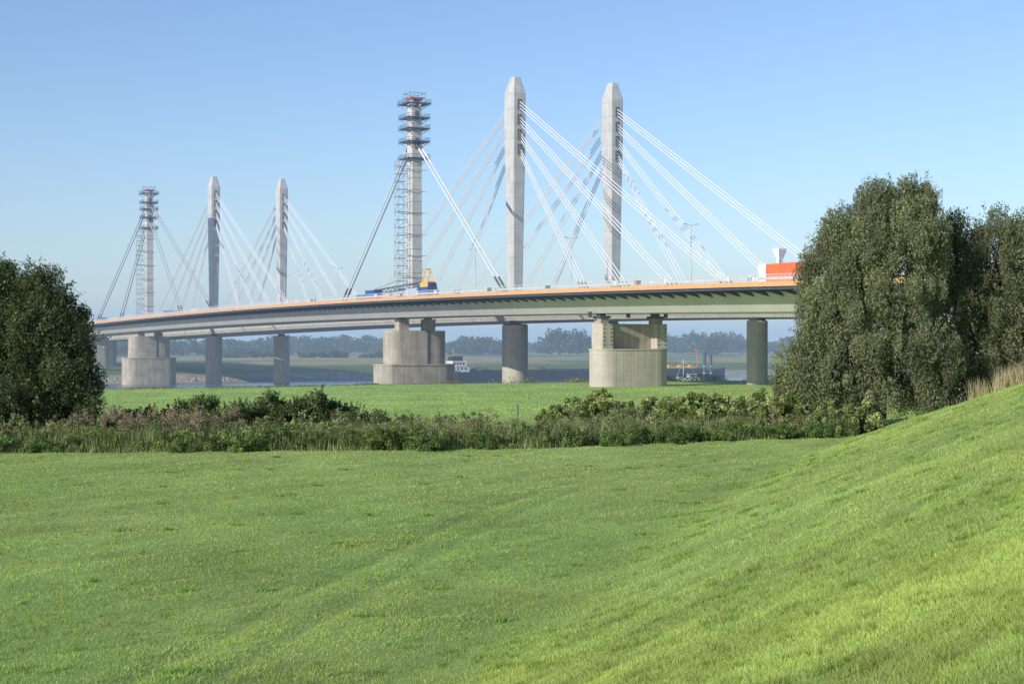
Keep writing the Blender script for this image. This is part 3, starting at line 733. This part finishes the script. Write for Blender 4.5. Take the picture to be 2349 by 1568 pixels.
attach(b.obj('hull_and_house', [hull_d, soil, white, glass, red, yellow]), e, loc)
cu = bpy.data.curves.new('hull_name', 'FONT'); cu.body = 'EXR'; cu.size = 1.7; cu.extrude = .02
to = bpy.data.objects.new('hull_name', cu); scene.collection.objects.link(to); cu.materials.append(steel_dark)
to.parent = e; pw = P(tb+4.52, 131.5, zt+.05); to.location = (pw[0]-loc[0], pw[1]-loc[1], pw[2]-loc[2]); to.rotation_euler = (math.pi/2, 0, math.atan2(ct, st_)); to.scale = (1, .6, 1)
tb = -215; sb = 232; loc = P(tb, sb, WATER); e = empty('river_boat', loc); b = B()
def hs(s, hw, z1): return [P(tb-hw*.7, s, WATER-.3), P(tb+hw*.7, s, WATER-.3), P(tb+hw, s, z1), P(tb-hw, s, z1)]
b.loft([hs(sb-7, .3, -5.2), hs(sb-4.5, 1.5, -5.7), hs(sb, 1.9, -5.9), hs(sb+5, 1.7, -5.8)], 0)
b.box(tb-1.2, tb+1.2, sb-1, sb+3.4, -5.9, -4.3, 0); b.box(tb+1.2, tb+1.24, sb-.6, sb+3, -5.2, -4.6, 1)
b.bar(P(tb, sb-3.5, -5.8), P(tb, sb-3.5, 2.4), .11, 0); b.bar(P(tb, sb-4.8, .9), P(tb, sb-2.2, .9), .07, 0); b.bar(P(tb, sb-3.5, 2.2), P(tb, sb-6.8, -5.2), .04, 0); b.bar(P(tb, sb-3.5, 2.2), P(tb, sb+4.5, -5.6), .04, 0)
attach(b.obj('hull_and_cabin', [white, glass, blue]), e, loc)
for s_, r_, zt_ in ((238, .75, 5.2), (241.5, .6, 4.2)):
    loc = P(-212, s_, WATER); e = empty('mooring_pole', loc); b = B(); b.tube(P(-212, s_, -9), P(-212, s_, zt_), r_, r_, 12); b.tube(P(-212, s_, zt_), P(-212, s_, zt_+.3), r_*1.15, r_*.5, 12)
    for z in (-4, -1): b.tube(P(-212, s_, z), P(-212, s_, z+.3), r_*1.12, r_*1.12, 12, 1)
    attach(b.obj('pile', [hull_d, steel_grey]), e, loc)
wood = paint('weathered_wood', (.16, .13, .10), .9, var=.3, scale=6)
for (x, y) in ((.5, 146), (-12, 151), (13, 143)):
    z = float(height(x, y)); b = B(); b.tube((0, 0, -.3), (.03, 0, 1.5 if x != .5 else 2.6), .1, .085, 8); b.tube((.03, 0, 1.5 if x != .5 else 2.6), (.03, 0, 1.56 if x != .5 else 2.66), .085, .03, 8)
    o = b.obj('fence_post', [wood]); o.location = (x, y, z)

# ------------------------------------------------------------------ haze, light, sky, camera
SIG = .00034
hm = bpy.data.materials.new('emissive_haze_volume'); hm.use_nodes = True; nt = hm.node_tree
for n in list(nt.nodes): nt.nodes.remove(n)
out = nt.nodes.new('ShaderNodeOutputMaterial')
ab = nt.nodes.new('ShaderNodeVolumeAbsorption'); ab.inputs['Color'].default_value = (0, 0, 0, 1); ab.inputs['Density'].default_value = SIG
em = nt.nodes.new('ShaderNodeEmission'); em.inputs['Color'].default_value = (.38, .54, .75, 1); em.inputs['Strength'].default_value = SIG  # volume emits a fixed blue glow in place of light scattered by haze
ads = nt.nodes.new('ShaderNodeAddShader'); nt.links.new(ab.outputs[0], ads.inputs[0]); nt.links.new(em.outputs[0], ads.inputs[1]); nt.links.new(ads.outputs[0], out.inputs['Volume'])
b = B(); b.wbox(-12000, 12000, 175, 9800, -14, 90); b.obj('emissive_haze', [hm])

EL = math.radians(20); sd = Vector((-.72, -.69, 0)).normalized()
sunv = Vector((sd.x*math.cos(EL), sd.y*math.cos(EL), math.sin(EL)))
ld = bpy.data.lights.new('sun', 'SUN'); ld.energy = 5.0; ld.angle = math.radians(.5); ld.color = (1, .93, .82)
lo = bpy.data.objects.new('sun', ld); scene.collection.objects.link(lo); lo.rotation_euler = sunv.to_track_quat('Z', 'Y').to_euler()
wd = bpy.data.worlds.new('World'); scene.world = wd; wd.use_nodes = True; nt = wd.node_tree
bg = nt.nodes['Background']; sk = nt.nodes.new('ShaderNodeTexSky'); sk.sky_type = 'NISHITA'; sk.sun_disc = False
sk.sun_elevation = EL; sk.sun_rotation = math.atan2(sd.x, sd.y) % (2*math.pi); sk.air_density = 1.0; sk.dust_density = .4; sk.ozone_density = 1.4
tm = nt.nodes.new('ShaderNodeVectorMath'); tm.operation = 'MULTIPLY'; tm.inputs[1].default_value = (.88, .99, 1.24)
nt.links.new(sk.outputs[0], tm.inputs[0]); nt.links.new(tm.outputs[0], bg.inputs[0]); bg.inputs[1].default_value = .134

cd = bpy.data.cameras.new('camera'); cam = bpy.data.objects.new('camera', cd); scene.collection.objects.link(cam)
cam.location = (0, 0, 8); cam.rotation_euler = (math.pi/2, 0, 0)
cd.sensor_width = 36; cd.lens = 55; cd.shift_y = .0047; cd.clip_end = 20000; cd.clip_start = .1
scene.camera = cam
